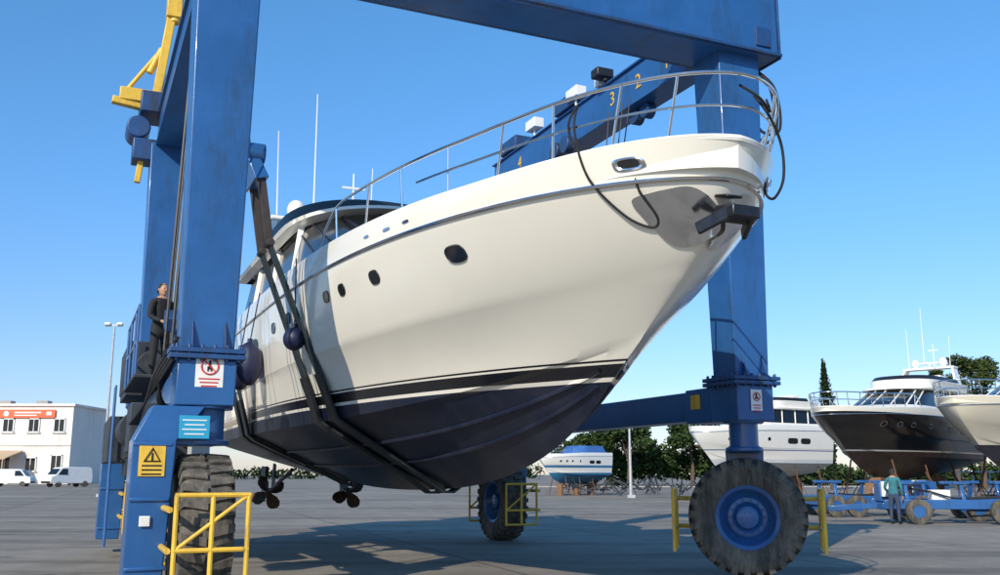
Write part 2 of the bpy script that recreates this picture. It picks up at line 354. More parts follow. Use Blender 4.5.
def superstructure(E,z0=4.7,fly=True,arch=True,main=False):
    if main: t0,f0,f1,f2=6.60,6.74,6.98,7.30; xr=9.3
    else: t0,f0,f1,f2=6.2,6.36,6.86,7.1; xr=10.3
    xfly=xr-1.0
    a=MB(); ploft(a,[(z0-.1,1.5,13.8,2.1,3.2),(5.10,1.5,13.4,2.08,3.2),(5.26,1.5,12.9,2.03,3.2)]); a.obj('deckhouse',WHITE,E,angle=30)
    a=MB(); gl=ploft(a,[(5.26,1.6,12.8,2.0,3.0),(t0,1.7,xr,1.76,2.6)]); a.obj('windscreen_glass',GLASS,E,angle=30)
    a=MB(); pm=BLACK if main else WHITE; pw=.045 if main else .08
    for k in (3,5,8,11,13,16,19,21): 
        p,q=Vector(gl[0][k]),Vector(gl[1][k]); a.beam(p,q,pw,.04)
    a.obj('windscreen_mullions',pm,E)
    a=MB()
    for sy in (-1,1):
        for x in (3.2,5.4,7.6): a.beam((x+.4,sy*2.01,5.25),(x,sy*1.77,t0+.01),.13,.05)
    a.obj('window_pillars',WHITE,E)
    a=MB(); ploft(a,[(t0-.02,1.2,xr,1.84,2.8),(t0+.04,.9,xr+.3,2.02,2.9),(f0-.03,.8,xr+.25,2.06,2.9),(f0,.9,xr,2.0,2.8)]); a.obj('coachroof',WHITE,E,angle=30)
    if fly:
        a=MB(); ploft(a,[(f0-.03,1.6,xfly+.3,1.8,2.6),(f1-.03,1.4,xfly+.1,1.9,2.6),(f1,1.4,xfly,1.88,2.6)]); a.obj('flybridge_coaming',WHITE,E,angle=30)
        a=MB(); ploft(a,[(f1-.01,3.0,xfly-.02,1.88,2.5),(f2,3.2,xfly-.5,1.80,2.4)],cap=False); a.obj('flybridge_windscreen',BLACK,E,angle=30)
        a=MB(); a.box((4.4,.3,f1+.2),(1.2,2.2,.5)); a.box((6.3,-.6,f1+.12),(.3,.9,.6)); a.box((5.8,-.6,f1+.1),(.5,.7,.3)); a.obj('helm_seats',WHITE,E,.06)
    if arch:
        a=MB(); dz=f1-6.86
        for sy in (-1,1):
            a.add([(3.6,sy*1.9,6.8+dz),(2.6,sy*1.9,6.8+dz),(1.9,sy*1.5,7.9+dz),(2.7,sy*1.5,7.9+dz),(3.6,sy*1.76,6.8+dz),(2.6,sy*1.76,6.8+dz),(1.9,sy*1.36,7.9+dz),(2.7,sy*1.36,7.9+dz)],[(0,1,2,3),(4,5,6,7),(0,3,7,4),(1,2,6,5),(2,3,7,6),(0,1,5,4)])
        a.box((2.3,0,7.95+dz),(.9,3.1,.12)); a.cyl((2.3,0,8.0+dz),(2.3,0,8.25+dz),.06)
        a.box((2.3,0,8.3+dz),(.16,1.3,.09)); a.sphere((2.4,.85,8.3+dz),(.26,.26,.3)); a.sphere((2.4,-.85,8.28+dz),(.24,.24,.28)); a.obj('radar_arch',WHITE,E,.02)
        a=MB(); a.tube([(2.2,-.35,8.0),(2.15,-.35,11.8)],[.026,.012],6); a.tube([(2.2,-1.3,8.0),(2.15,-1.35,10.6)],[.022,.01],6); a.tube([(2.2,1.2,8.0),(2.15,1.25,9.9)],[.022,.01],6); a.tube([(3,.5,8.0),(3,.5,9.4)],[.03,.02],6); a.box((3,.5,9.0),(.05,.6,.05)); a.obj('antenna_whips',WHITE,E)

def rails(E,ht=.56,u_start=.62,r=.019,ext=.12):
    us=[u_start+(1-u_start)*(1-(1-k/40)**1.6) for k in range(41)]
    top=[];mid=[]
    for u in us:
        x,b,z=L_gun(u); f=max(0,(u-.86)/.14)
        rise=min(1,(u-u_start)/.05)**.6
        top.append(Vector((x+ext*f,b*(1-.04*(1-f))+.02*f,z+ht*rise)))
        if u>.80: mid.append(Vector((x+ext*.5*f,b*.97,z+ht*.48)))
    a=MB()
    def loop(P): return [Vector((p.x,-p.y,p.z)) for p in P]+[Vector(p) for p in reversed(P[:-1])]
    a.tube(loop(top),r,10); a.tube(loop(mid),r*.75,8)
    for u in (.67,.73,.79,.845,.89,.93,.962,.985):
        x,b,z=L_gun(u)
        k=min(range(len(us)),key=lambda i:abs(us[i]-u))
        for sg in (-1,1):
            t_=top[k]; a.tube([(x-.1,sg*b*.95,z-.02),(t_.x,sg*t_.y,t_.z)],r*.8,8)
            a.cyl((x-.1,sg*b*.95,z-.02),(x-.1,sg*b*.95,z+.02),.045,10)
    a.obj('bow_rail',STEEL,E)

def trims(E,m=STEEL):
    a=MB()
    P=[Vector(L_rub(u)) for u in US]
    a.tube([(p.x+.008,-p.y-.008,p.z) for p in P]+[(p.x+.008,p.y+.008,p.z) for p in reversed(P[:-1])],.022,8)
    a.obj('rubbing_strake',m,E)
    a=MB(); P=[Vector(L_gun(u)) for u in US]
    a.tube([(p.x-.03,-max(0,p.y-.04),p.z-.01) for p in P]+[(p.x-.03,max(0,p.y-.04),p.z-.01) for p in reversed(P[:-1])],.04,8)
    a.obj('gunwale_cap',WHITE,E)

# ------------------------------------------------------------------ main yacht
c24,s24=math.cos(R(24)),math.sin(R(24))
Mx,My=.08,13.9
AFT=.26; DZ=-.06
Y=empty('motor_yacht',(Mx-(13.5+AFT)*s24,My+(13.5+AFT)*c24,DZ),R(-66))
hull_mesh().obj('hull',HULLM,Y,angle=16)
trims(Y); rails(Y,ht=.60); superstructure(Y,main=True)
a=MB(); b=MB()
for x,z,rx,rz in ((16.2,4.22,.165,.09),(14.35,4.25,.13,.085),(13.25,4.26,.11,.08),(12.6,4.26,.11,.08),(10.4,4.25,.14,.09),(9.2,4.25,.14,.09)):
    for sd in (-1,1):
        patch(a,x,z,rx,rz,.010,sd); patch(b,x,z,rx*1.08,rz*1.1,.008,sd,ring_only=.92)
for x in (3.0,4.9,6.8):
    for sd in (-1,1): patch(a,x,4.05,.8,.26,.012,sd,p=4)
a.obj('portholes',GLASS,Y); b.obj('porthole_frames',BLACK,Y)
a=MB(); b=MB()
for sd in (-1,1):
    patch(a,18.66,4.70,.13,.062,.018,sd,p=3,ring_only=.66); patch(b,18.66,4.70,.09,.043,.01,sd,p=3)
    patch(a,15.0,4.75,.10,.02,.012,sd); patch(a,15.5,4.74,.08,.018,.012,sd); patch(a,14.4,4.78,.08,.018,.012,sd)
a.obj('fairlead_rings',STEEL,Y); b.obj('fairlead_openings',BLACK,Y)
a=MB()
for sd in (-1,1): patch(a,18.74,4.20,.25,.23,.014,sd,p=7,tilt=.15,rings=6,n=40)
a.obj('anchor_plate',STEEL,Y,angle=60)
a=MB(); a.beam((18.6,0,4.30),(19.25,0,4.14),.13,.15); a.beam((18.8,0,4.42),(19.2,0,4.32),.2,.03)
a.box((19.3,0,4.13),(.14,.32,.12)); a.cyl((19.17,-.16,4.12),(19.17,.16,4.12),.065,14)
a.beam((19.3,-.12,4.14),(18.95,-.28,4.02),.05,.13); a.beam((19.3,.12,4.14),(18.95,.28,4.02),.05,.13)
a.obj('anchor',mat('anchor_metal',(.05,.05,.055),.35,.8,.3,9),Y,.015)
def rope(pts):
    P=[Vector(p) for p in pts]; out=[]
    for i in range(len(P)-1):
        p0=P[max(0,i-1)];p1=P[i];p2=P[i+1];p3=P[min(len(P)-1,i+2)]
        for k in range(8):
            t_=k/8; out.append(.5*((2*p1)+(-p0+p2)*t_+(2*p0-5*p1+4*p2-p3)*t_*t_+(-p0+3*p1-3*p2+p3)*t_**3))
    out.append(P[-1]); return out
a=MB()
def off(x,z,o):   # point resting just outboard of the hull skin
    h_,nn=hit(x,z); return (x,h_.y-o,z)
a.tube(rope([(18.22,-1.2,5.40),(18.26,-1.25,5.1),off(18.30,4.62,.03),off(18.38,4.25,.03),off(18.50,4.12,.03),off(18.60,4.20,.03),off(18.64,4.45,.03),(18.66,-.80,4.70)]),.013,8)
a.tube(rope([(18.24,-1.2,5.41),(18.2,-1.28,5.25),(18.17,-1.26,5.1),(18.2,-1.22,4.96)]),.013,8)
a.tube(rope([(19.2,.3,5.42),(19.24,.45,5.2),(19.15,.66,4.95),(19.15,.66,4.6),(19.05,.62,4.42),(18.88,.66,4.5),(18.8,.7,4.68)]),.015,8)
a.tube(rope([(19.35,.0,5.42),(19.4,.2,5.3),(19.25,.45,5.25),(19.15,.5,5.42)]),.014,8)
a.obj('mooring_lines',ROPE,Y)
a=MB(); b=MB()
for x,z,r_,l_ in ((11.3,3.78,.18,.19),(8.0,3.72,.25,.42),(6.9,3.72,.25,.42)):
    h_,nn=hit(x,z)
    c_=h_+Vector((0,-r_-.02,0)); a.sphere(c_,(r_,r_,l_),20,14); a.cyl(c_+Vector((0,0,l_-.03)),c_+Vector((0,0,l_+.06)),.05,10)
    b.tube([c_+Vector((0,0,l_)),(x,-2.62,5.1)],.012,6)
a.obj('fenders',NAVY,Y); b.obj('fender_lines',ROPE,Y)
a=MB()
for f in (.42,.7):
    for sd in (-1,1):
        pts=[]
        for u in [k/60*.97 for k in range(20,61)]:
            p=Vector(L_keel(u)).lerp(Vector(L_chine(u)),f); p.y+=.03*4*f*(1-f)*sm((1-u)/.16)
            pts.append((p.x,sd*p.y,p.z-.012))
        a.tube(pts,.03,6)
a.obj('spray_rails',HULLM,Y)
a=MB(); b=MB()
for sy in (-1.05,1.05):
    a.cyl((4.2,sy,1.75),(1.5,sy,1.22),.045,12); a.beam((2.1,sy,1.9),(2.0,sy,1.32),.05,.22)
    a.taper((.75,sy,.95),(.35,.05),(.8,sy,1.85),(.6,.08))
    b.cyl((1.5,sy,1.22),(1.25,sy,1.17),.09,14)
    for k in range(4):
        an=k*math.pi/2+.5; cx=Vector((1.38,sy,1.19)); rd=Vector((0,math.cos(an),math.sin(an))); tg=Vector((0,-math.sin(an),math.cos(an)))
        pr=[(.06,.07),(.2,.17),(.33,.19),(.42,.12),(.45,.02)]; rows=[[],[],[]]
        for rr,wd in pr:
            for j,s_ in enumerate((-1,0,1)): rows[j].append(cx+rd*rr+tg*wd*s_*.8+Vector((.09*s_,0,0)))
        b.grid(rows)
a.obj('shafts_and_rudders',MACH,Y,.01); b.obj('propellers',BRONZE,Y)

# ------------------------------------------------------------------ travel lift
T=empty('boat_travel_lift',(Mx,My,0),R(24))
CX=4.25; LB=9.4
a=MB()
for sx in (-1,1):
    for y in (0,LB):
        k_=.85 if y else 1
        a.taper((sx*CX,y,3.15),(.66*k_,.60),(sx*CX,y,8.9),(.86*k_,.74))
a.obj('columns',BLUE,T,.02)
a=MB()
for sx in (-1,1):
    for y in (0,LB):
        a.box((sx*CX,y,3.115),(.92,.86,.06)); a.box((sx*CX,y,3.04),(.92,.86,.06))
        for k in range(6):
            for s_ in (-1,1):
                a.cyl((sx*CX-.38+k*.152,y+s_*.385,2.98),(sx*CX-.38+k*.152,y+s_*.385,3.19),.022,8)
                a.cyl((sx*CX+s_*.42,y-.32+k*.128,2.98),(sx*CX+s_*.42,y-.32+k*.128,3.19),.022,8)
        for dx in (-.2,.2):
            a.add([(sx*CX+dx-.01,y-.31,3.15),(sx*CX+dx+.01,y-.31,3.15),(sx*CX+dx+.01,y-.42,3.15),(sx*CX+dx-.01,y-.42,3.15),(sx*CX+dx-.01,y-.31,3.5),(sx*CX+dx+.01,y-.31,3.5)],[(0,1,5,4),(2,3,4,5),(0,3,4),(1,2,5),(0,1,2,3)])
a.obj('column_flanges',BLUED,T,.006)
a=MB()
for sx in (-1,1):
    a.box((sx*CX,LB/2,2.74),(.5,LB-1.5,.5)); 
    for y,sg in ((0,1),(LB,-1)):
        a.box((sx*CX,y,2.72),(.72,.7,.58)); a.taper((sx*CX,y+sg*.75,2.44),(.6,.82),(sx*CX,y+sg*.75,3.02),(.6,.82))
a.obj('sill_beams',BLUE,T,.02)
a=MB()
a.box((0,-.08,9.34),(9.96,.9,1.3))
a.obj('portal_cross_beam',BLUE,T,.02)
a=MB()
a.box((0,-.56,8.72),(10.0,.1,.05)); a.box((0,.4,8.72),(10.0,.1,.05))
a.box((5.0,-.08,9.34),(.03,.96,1.34)); a.box((4.65,-.545,9.02),(.3,.03,.35))
a.obj('cross_beam_stiffeners',BLUED,T,.004)
a=MB()
for sx in (-1,1):
    a.box((sx*CX,5.0,9.27),(.44,9.2,.78)); a.box((sx*CX,5.05,8.865),(.56,9.2,.04)); a.box((sx*CX,5.05,9.68),(.56,9.2,.04))
    a.box((sx*CX,.2,9.0),(.95,.9,.3))
a.obj('side_beams',BLUE,T,.01)
MN=Matrix(((0,0,-1),(-1,0,0),(0,1,0)))
for s_,y in (('1',1.45),('2',2.46),('3',3.46),('4',8.0)):
    text(s_,.42,YEL,T,(CX-.232,y,9.27),MN,'beam_number')
a=MB()
for sx in (-1,1):
    for y in (5.4,8.5) if sx>0 else (2.7,8.2):
        a.box((sx*(CX-.05),y,9.87),(.6,1.0,.3)); a.cyl((sx*(CX-.3),y-.25,8.8),(sx*(CX-.5),y-.25,8.8),.2,18); a.cyl((sx*(CX-.3),y+.25,8.8),(sx*(CX-.5),y+.25,8.8),.2,18)
for y in (2.5,2.9): a.cyl((CX-.1,y,8.72),(CX+.1,y,8.72),.17,18)
a.obj('hoist_trolleys',BLUED,T,.015)
a=MB()
for y in (4.9,7.0):
    a.box((CX-.3,y,9.92),(.26,.5,.24)); a.cyl((CX-.3,y,9.65),(CX-.3,y,9.85),.03,8)
a.box((CX-.25,3.9,9.82),(.2,.2,.22))
a.obj('floodlights',WSIGN,T,.04)
a=MB(); a.cyl((CX-.3,3.6,9.7),(CX-.35,3.6,9.95),.06); a.box((CX-.35,3.65,9.88),(.4,.3,.2)); a.obj('limit_switch_box',BLACK,T,.03)
def ribbon(mb,path,y,w_,th):
    P=[Vector((x,0,z)) for x,z in path]; rows=[]
    for i,p in enumerate(P):
        t_=(P[min(i+1,len(P)-1)]-P[max(i-1,0)]).normalized(); n_=Vector((t_.z,0,-t_.x))
        c_=[p+n_*th/2,p-n_*th/2]
        rows.append([Vector((c_[0].x,y-w_/2,c_[0].z)),Vector((c_[0].x,y+w_/2,c_[0].z)),Vector((c_[1].x,y+w_/2,c_[1].z)),Vector((c_[1].x,y-w_/2,c_[1].z)),Vector((c_[0].x,y-w_/2,c_[0].z))])
    mb.grid(rows)
st=MB(); ch=MB(); blk=MB(); wr=MB(); pad=MB()
for yb in (2.7,8.3):
    for dy in (-.34,.34):
        y=yb+dy; S=[(b_,z_+DZ) for b_,z_ in sect_at(13.5+AFT-y)]
        c2=(-(S[2][0]+.05),S[2][1])
        top=(-3.10,5.25)
        half=[top]+[(top[0]+(c2[0]-top[0])*f,top[1]+(c2[1]-top[1])*f) for f in (.33,.66)]+[c2,(-(S[1][0]-.0),S[1][1]-.05)]
        for f in (.75,.5,.25): half.append((-(S[1][0]*f),S[0][1]+(S[1][1]-S[0][1])*f-.06))
        half.append((-.08,S[0][1]-.05))
        path=half+[(-x,z) for x,z in reversed(half)]
        ribbon(st,path,y,.26,.04)
        ribbon(pad,[(half[2][0]*.75+c2[0]*.25-.03,half[2][1]*.75+c2[1]*.25)]+[(x-.03,z-.01) for x,z in half[3:4]]+[(x-.0,z-.03) for x,z in half[4:7]],y,.33,.03)
        for sg in (-1,1):
            ch.beam((sg*3.08,y,5.2),(sg*3.28,y,6.4),.09,.13); ch.cyl((sg*3.08,y-.15,5.22),(sg*3.08,y+.15,5.22),.06,12)
    for sg in (-1,1):
        blk.add([(sg*3.15,yb-.44,6.3),(sg*3.15,yb+.44,6.3),(sg*3.35,yb+.2,6.85),(sg*3.35,yb-.2,6.85),(sg*3.37,yb-.44,6.25),(sg*3.37,yb+.44,6.25),(sg*3.55,yb+.2,6.85),(sg*3.55,yb-.2,6.85)],[(0,1,2,3),(4,5,6,7),(0,1,5,4),(2,3,7,6),(0,3,7,4),(1,2,6,5)])
        blk.cyl((sg*3.2,yb-.18,6.75),(sg*3.55,yb-.18,6.75),.17,18); blk.cyl((sg*3.2,yb+.18,6.75),(sg*3.55,yb+.18,6.75),.17,18)
        for k in range(4):
            wr.cyl((sg*3.45,yb-.28+k*.19,6.8),(sg*3.72,yb-.4+k*.27,8.8),.012,6)
st.obj('lifting_slings',STRAP,T); pad.obj('sling_pads',BLACK,T); ch.obj('sling_rods',ROD,T,.01); blk.obj('sling_blocks',BLUE,T,.015); wr.obj('hoist_wires',WIRE,T)
a=MB()
for k,(x,y,z0,z1) in enumerate(((-4.62,.5,3.2,9.2),(-4.7,.6,3.2,9.2),(-4.5,1.3,3.6,9.1),(-4.4,1.6,3.6,9.1),(-4.45,3.4,4.0,9.0),(-4.3,3.9,4.0,9.0),(-4.2,6.0,3.6,9.0),(-4.2,6.5,3.6,9.0),(-4.0,2.2,3.1,8.9),(-4.0,2.4,3.1,8.9))):
    a.cyl((x,y,z0),(x+.15,y+.05,z1),.02 if k<2 else .013,6)
a.obj('hoist_cables',WIRE,T)
a=MB()
for k in range(5): a.tube(rope([(-4.6+k*.05,-.1+k*.1,3.3),(-4.75+k*.04,.2,3.0),(-4.72,.5+.1*k,2.6),(-4.5,1.2,2.4),(-4.55+.03*k,2.0,2.55)]),.022,6)
for k in range(5): a.tube(rope([(-3.96+.02*k,.5,3.1),(-3.9,.7+.1*k,2.5),(-3.95,1.3,2.2+.05*k),(-4.0,2.2,2.4)]),.02,6)
for k in range(3): a.tube(rope([(4.62,-.1,8.7),(4.85+.05*k,-.4,8.2),(4.8+.07*k,-.5,7.4),(4.7,-.3,7.0+.2*k),(4.62,0,8.1)]),.025,6)
for k in range(4): a.tube(rope([(-4.66-.04*k,-.36,3.0),(-4.80-.03*k,-.46,2.75),(-4.95,-.3,2.45),(-5.0-.03*k,0,2.2)]),.018,6)
a.obj('hydraulic_hoses',ROPE,T)
a=MB()
a.box((-4.45,4.2,3.06),(1.0,3.0,.06)); a.box((-4.3,7.0,3.5),(1.2,2.2,1.0)); a.box((-4.6,7.0,2.2),(1.1,2.9,.8)); a.cyl((-4.4,5.4,3.4),(-4.4,6.0,3.4),.42,24)
a.box((-4.35,5.7,2.1),(1.0,1.2,1.1)); a.cyl((-4.8,3.4,2.3),(-4.8,4.6,2.3),.28,20); a.box((-4.75,2.3,2.25),(.5,.9,.7)); a.cyl((-4.1,7.9,3.8),(-4.1,7.9,4.9),.07,12)
for k in range(6): a.box((-4.88+.02*k,2.0+.9*k,2.0+.1*(k%3)),(.18,.25,.3))
for k in range(7): a.box((-4.92,6.1+.28*k,3.5),(.03,.06,.8))
a.obj('power_pack',MACH,T,.02)
a=MB()
for y in (2.75,3.4,4.6,5.6): 
    a.tube([(-4.93,y,3.06),(-4.93,y,4.15)],.022,8)
for z in (3.6,4.15): a.tube([(-4.93,2.75,z),(-4.93,5.6,z)],.022,8)
a.tube([(-3.97,4.6,3.06),(-3.97,4.6,4.15),(-3.97,5.6,4.15)],.022,8)
for k in range(7): a.tube([(-5.1,5.0,.6+.35*k),(-5.1,5.42,.6+.35*k)],.016,6)
for y in (5.0,5.42): a.tube([(-5.1,y,.4),(-5.1,y,3.1)],.02,6)
a.obj('platform_railing',BLUE,T)
a=MB(); a.box((-4.3,3.2,4.0),(.45,.4,.25),M=Matrix.Rotation(.5,3,'X')); a.cyl((-4.3,3.25,3.1),(-4.3,3.25,3.95),.06); a.obj('control_console',BLUED,T,.02)
a=MB(); a.beam((-4.6,LB+.2,9.8),(-4.25,LB+.2,13.2),.20,.20); a.beam((-4.4,LB+.2,9.85),(-5.5,LB+.1,9.95),.20,.16); a.box((-4.95,LB+.2,10.12),(.8,.4,.3)); a.cyl((-5.3,LB+.2,10.1),(-4.5,LB+.2,11.4),.05); a.cyl((-4.75,LB+.2,10.75),(-4.5,LB+.2,11.4),.08)
a.box((-4.3,LB+.2,12.6),(.34,.34,.8)); a.beam((-4.75,LB-.1,9.0),(-4.85,LB-.1,8.0),.13,.13); a.cyl((-4.45,LB+.2,11.3),(-4.1,LB+.2,13.4),.06)
a.cyl((-4.28,LB+.2,12.1),(-4.22,LB+.2,13.0),.14,14)
a.obj('jib_hoist',YEL,T,.02)
a=MB(); a.box((-4.35,LB+.2,9.9),(1.1,1.0,.5)); a.cyl((-4.9,LB-.2,9.3),(-4.9,LB+.6,9.3),.26,18); a.box((-4.75,LB,8.75),(.5,.6,.5)); a.obj('winch_housing',BLUED,T,.03)

def tyre_mesh():
    mb=MB(); hw=.31; Rr=.885; ri=.49
    prof=[(-.2,ri),(-.25,ri-.015),(-.285,ri+.03),(-.30,ri+.12),(-hw,ri+.22),(-hw+.005,ri+.30),(-.27,Rr-.04),(-.2,Rr-.005),(0,Rr),(.2,Rr-.005),(.27,Rr-.04),(hw-.005,ri+.30),(hw,ri+.22),(.30,ri+.12),(.285,ri+.03),(.25,ri-.015),(.2,ri)]
    mb.lathe(prof,n=56)
    n=28
    for s_ in (-1,1):
        for k in range(n):
            a0=2*math.pi*(k+(.5 if s_>0 else 0))/n; vs=[]
            for r_ in (Rr-.02,Rr+.045):
                for x,da in ((.02,-.055),(.02,.055),(.295,.055+.06),(.295,-.055+.06)):
                    aa=a0+da; rr=r_-(.02 if x>.1 and r_>Rr else 0); vs.append((s_*x,rr*math.cos(aa),rr*math.sin(aa)))
            mb.add(vs,[(0,1,2,3),(4,5,6,7),(0,1,5,4),(1,2,6,5),(2,3,7,6),(3,0,4,7)])
            vs=[]
            for r_,x in ((Rr+.01,.29),(Rr-.15,.314)):
                for da in (.0,.115): 
                    for dx in (0,.022): aa=a0+da; vs.append((s_*(x+dx-.012),r_*math.cos(aa),r_*math.sin(aa)))
            mb.add(vs,[(0,1,3,2),(4,5,7,6),(0,1,5,4),(2,3,7,6),(1,3,7,5)])
    return mb
def rim_mesh():
    mb=MB()
    mb.lathe([(-.22,.50),(-.26,.49),(-.24,.44),(-.05,.41),(.1,.40),(.25,.44),(.275,.50),(.25,.49),(.22,.43),(.10,.385),(.07,.36),(.12,.30),(.13,.24),(.10,.20),(.2,.17),(.22,.12),(.22,0)],n=48)
    mb.lathe([(-.05,.41),(-.05,0)],n=32)
    for k in range(6):
        an=k*math.pi/3; mb.cyl((.2,.09*math.cos(an),.09*math.sin(an)),(.24,.09*math.cos(an),.09*math.sin(an)),.014,8)
    return mb
def wheel_unit(loc,rot,arm,name,cover=False):
    lx,ly=loc; L=(lx,ly,0)
    a=tyre_mesh(); a.v=[(x,y,z+.925) for x,y,z in a.v]; a.obj(name+'_tyre',RUB,T,loc=L,rz=rot,angle=30)
    a=rim_mesh(); a.v=[(x,y,z+.925) for x,y,z in a.v]; a.obj(name+'_rim',BLUE,T,loc=L,rz=rot,angle=30)
    a=MB()
    for k in range(14):
        an=k*math.pi/7; a.cyl((.09,.27*math.cos(an),.925+.27*math.sin(an)),(.16,.27*math.cos(an),.925+.27*math.sin(an)),.018,8)
    a.obj(name+'_nuts',BLUED,T,loc=L,rz=rot)
    a=MB(); a.cyl((0,0,1.98),(0,0,2.46),.23,24); a.lathe([(2.40,.23),(2.40,.33),(2.45,.33)],axis='Z',n=24)
    a.lathe([(1.95,.0),(1.95,.3),(2.02,.3),(2.02,.23)],axis='Z',n=24)
    a.box((arm*.25,0,1.99),(.75,.5,.1))
    if cover:
        a.taper((arm*.66,0,.28),(.44,.72),(arm*.62,0,2.0),(.50,.8)); a.taper((arm*.62,0,2.0),(.5,.8),(arm*.36,0,2.42),(.62,.72))
        for z in (.5,1.3,1.95):
            a.box((arm*.64,.385+(.01 if z>1 else -.01),z),(.46,.03,.05))
    else:
        a.taper((arm*.47,0,.72),(.16,.5),(arm*.47,0,2.0),(.16,.62)); a.cyl((arm*.55,0,.925),(arm*.2,0,.925),.2,20)
    a.obj(name+'_fork',BLUE,T,.02,loc=L,rz=rot)
    a=MB(); r=.028
    for s_ in (-1,1):
        yy=s_*1.14
        for x in (-.4,.0,.4): a.tube([(x,yy,.42),(x,yy,1.36)],r,8)
        for z in (.42,.75,1.36): a.tube([(-.42,yy,z),(.42,yy,z)],r,8)
        a.tube([(-.4,yy,1.36),(.4,yy,.75)],r*.8,8)
        for x in (arm*.47,): a.tube([(x,yy,.75),(x,s_*.28,.75)],r*1.3,8); a.tube([(x,yy,1.2),(x,s_*.28,1.2)],r*1.3,8)
    a.obj(name+'_guard',YEL,T,loc=L,rz=rot)
wheel_unit((CX,0),R(-128),-1,'wheel_a')
wheel_unit((-CX+.06,0),R(180),1,'wheel_b',True)
wheel_unit((CX-.1,LB),R(180),-1,'wheel_c')
wheel_unit((-CX,LB),R(180),1,'wheel_d',True)
def sign(x,y,z,w_,h_,m,kind):
    a=MB(); a.box((x,y,z),(w_,.012,h_)); a.obj('sign_plate',m,T,.003)
    a=MB()
    if kind=='nogo':
        cz=z+h_*.16; r_=w_*.3
        ring=[(x+r_*math.cos(k*math.pi/12),y-.012,cz+r_*math.sin(k*math.pi/12)) for k in range(24)]
        a.tube(ring,r_*.10,6,closed=True); a.tube([(x-r_*.7,y-.014,cz+r_*.7),(x+r_*.7,y-.014,cz-r_*.7)],r_*.08,6)
        a.obj('sign_red_symbol',RED,T)
        a=MB(); a.sphere((x,y-.008,cz+r_*.5),(.018,.006,.022),8,6); a.box((x,y-.008,cz),(.03,.006,r_*.8)); a.box((x-.02,y-.008,cz-r_*.35),(.02,.006,r_*.6)); a.box((x+.02,y-.008,cz-r_*.35),(.02,.006,r_*.6)); a.obj('sign_figure',BLACK,T)
        b_=MB()
        for k in range(3): b_.box((x,y-.008,z-h_*.24-k*.045),(w_*(.75-.1*k),.005,.016))
        b_.obj('sign_small_print',RED,T)
    elif kind=='tri':
        a.tube([(x-w_*.3,y-.01,z),(x+w_*.3,y-.01,z),(x,y-.01,z+w_*.5)],.014,6,closed=True); a.box((x,y-.01,z+w_*.17),(.02,.006,.09))
        for k in range(3): a.box((x,y-.008,z-h_*.15-k*.05),(w_*.75,.005,.018))
        a.obj('sign_symbol',BLACK,T)
    else:
        for k in range(4): a.box((x,y-.008,z+h_*.3-k*h_*.2),(w_*(.8-.15*(k%2)),.005,h_*.05))
        a.obj('sign_print',WSIGN,T)
sign(-CX+.03,-.345,2.86,.34,.40,WSIGN,'nogo'); sign(-CX-.12,-.44,2.16,.36,.28,BSIGN,'txt')
sign(-CX-.58,-.40,1.75,.30,.36,YEL,'tri'); sign(CX,-.365,2.76,.22,.34,WSIGN,'nogo'); sign(-CX-.62,-.41,1.05,.12,.12,WSIGN,'x')
a=MB(); a.box((CX-.315,.85,2.8),(.012,.26,.24)); a.obj('capacity_plate',YEL,T)

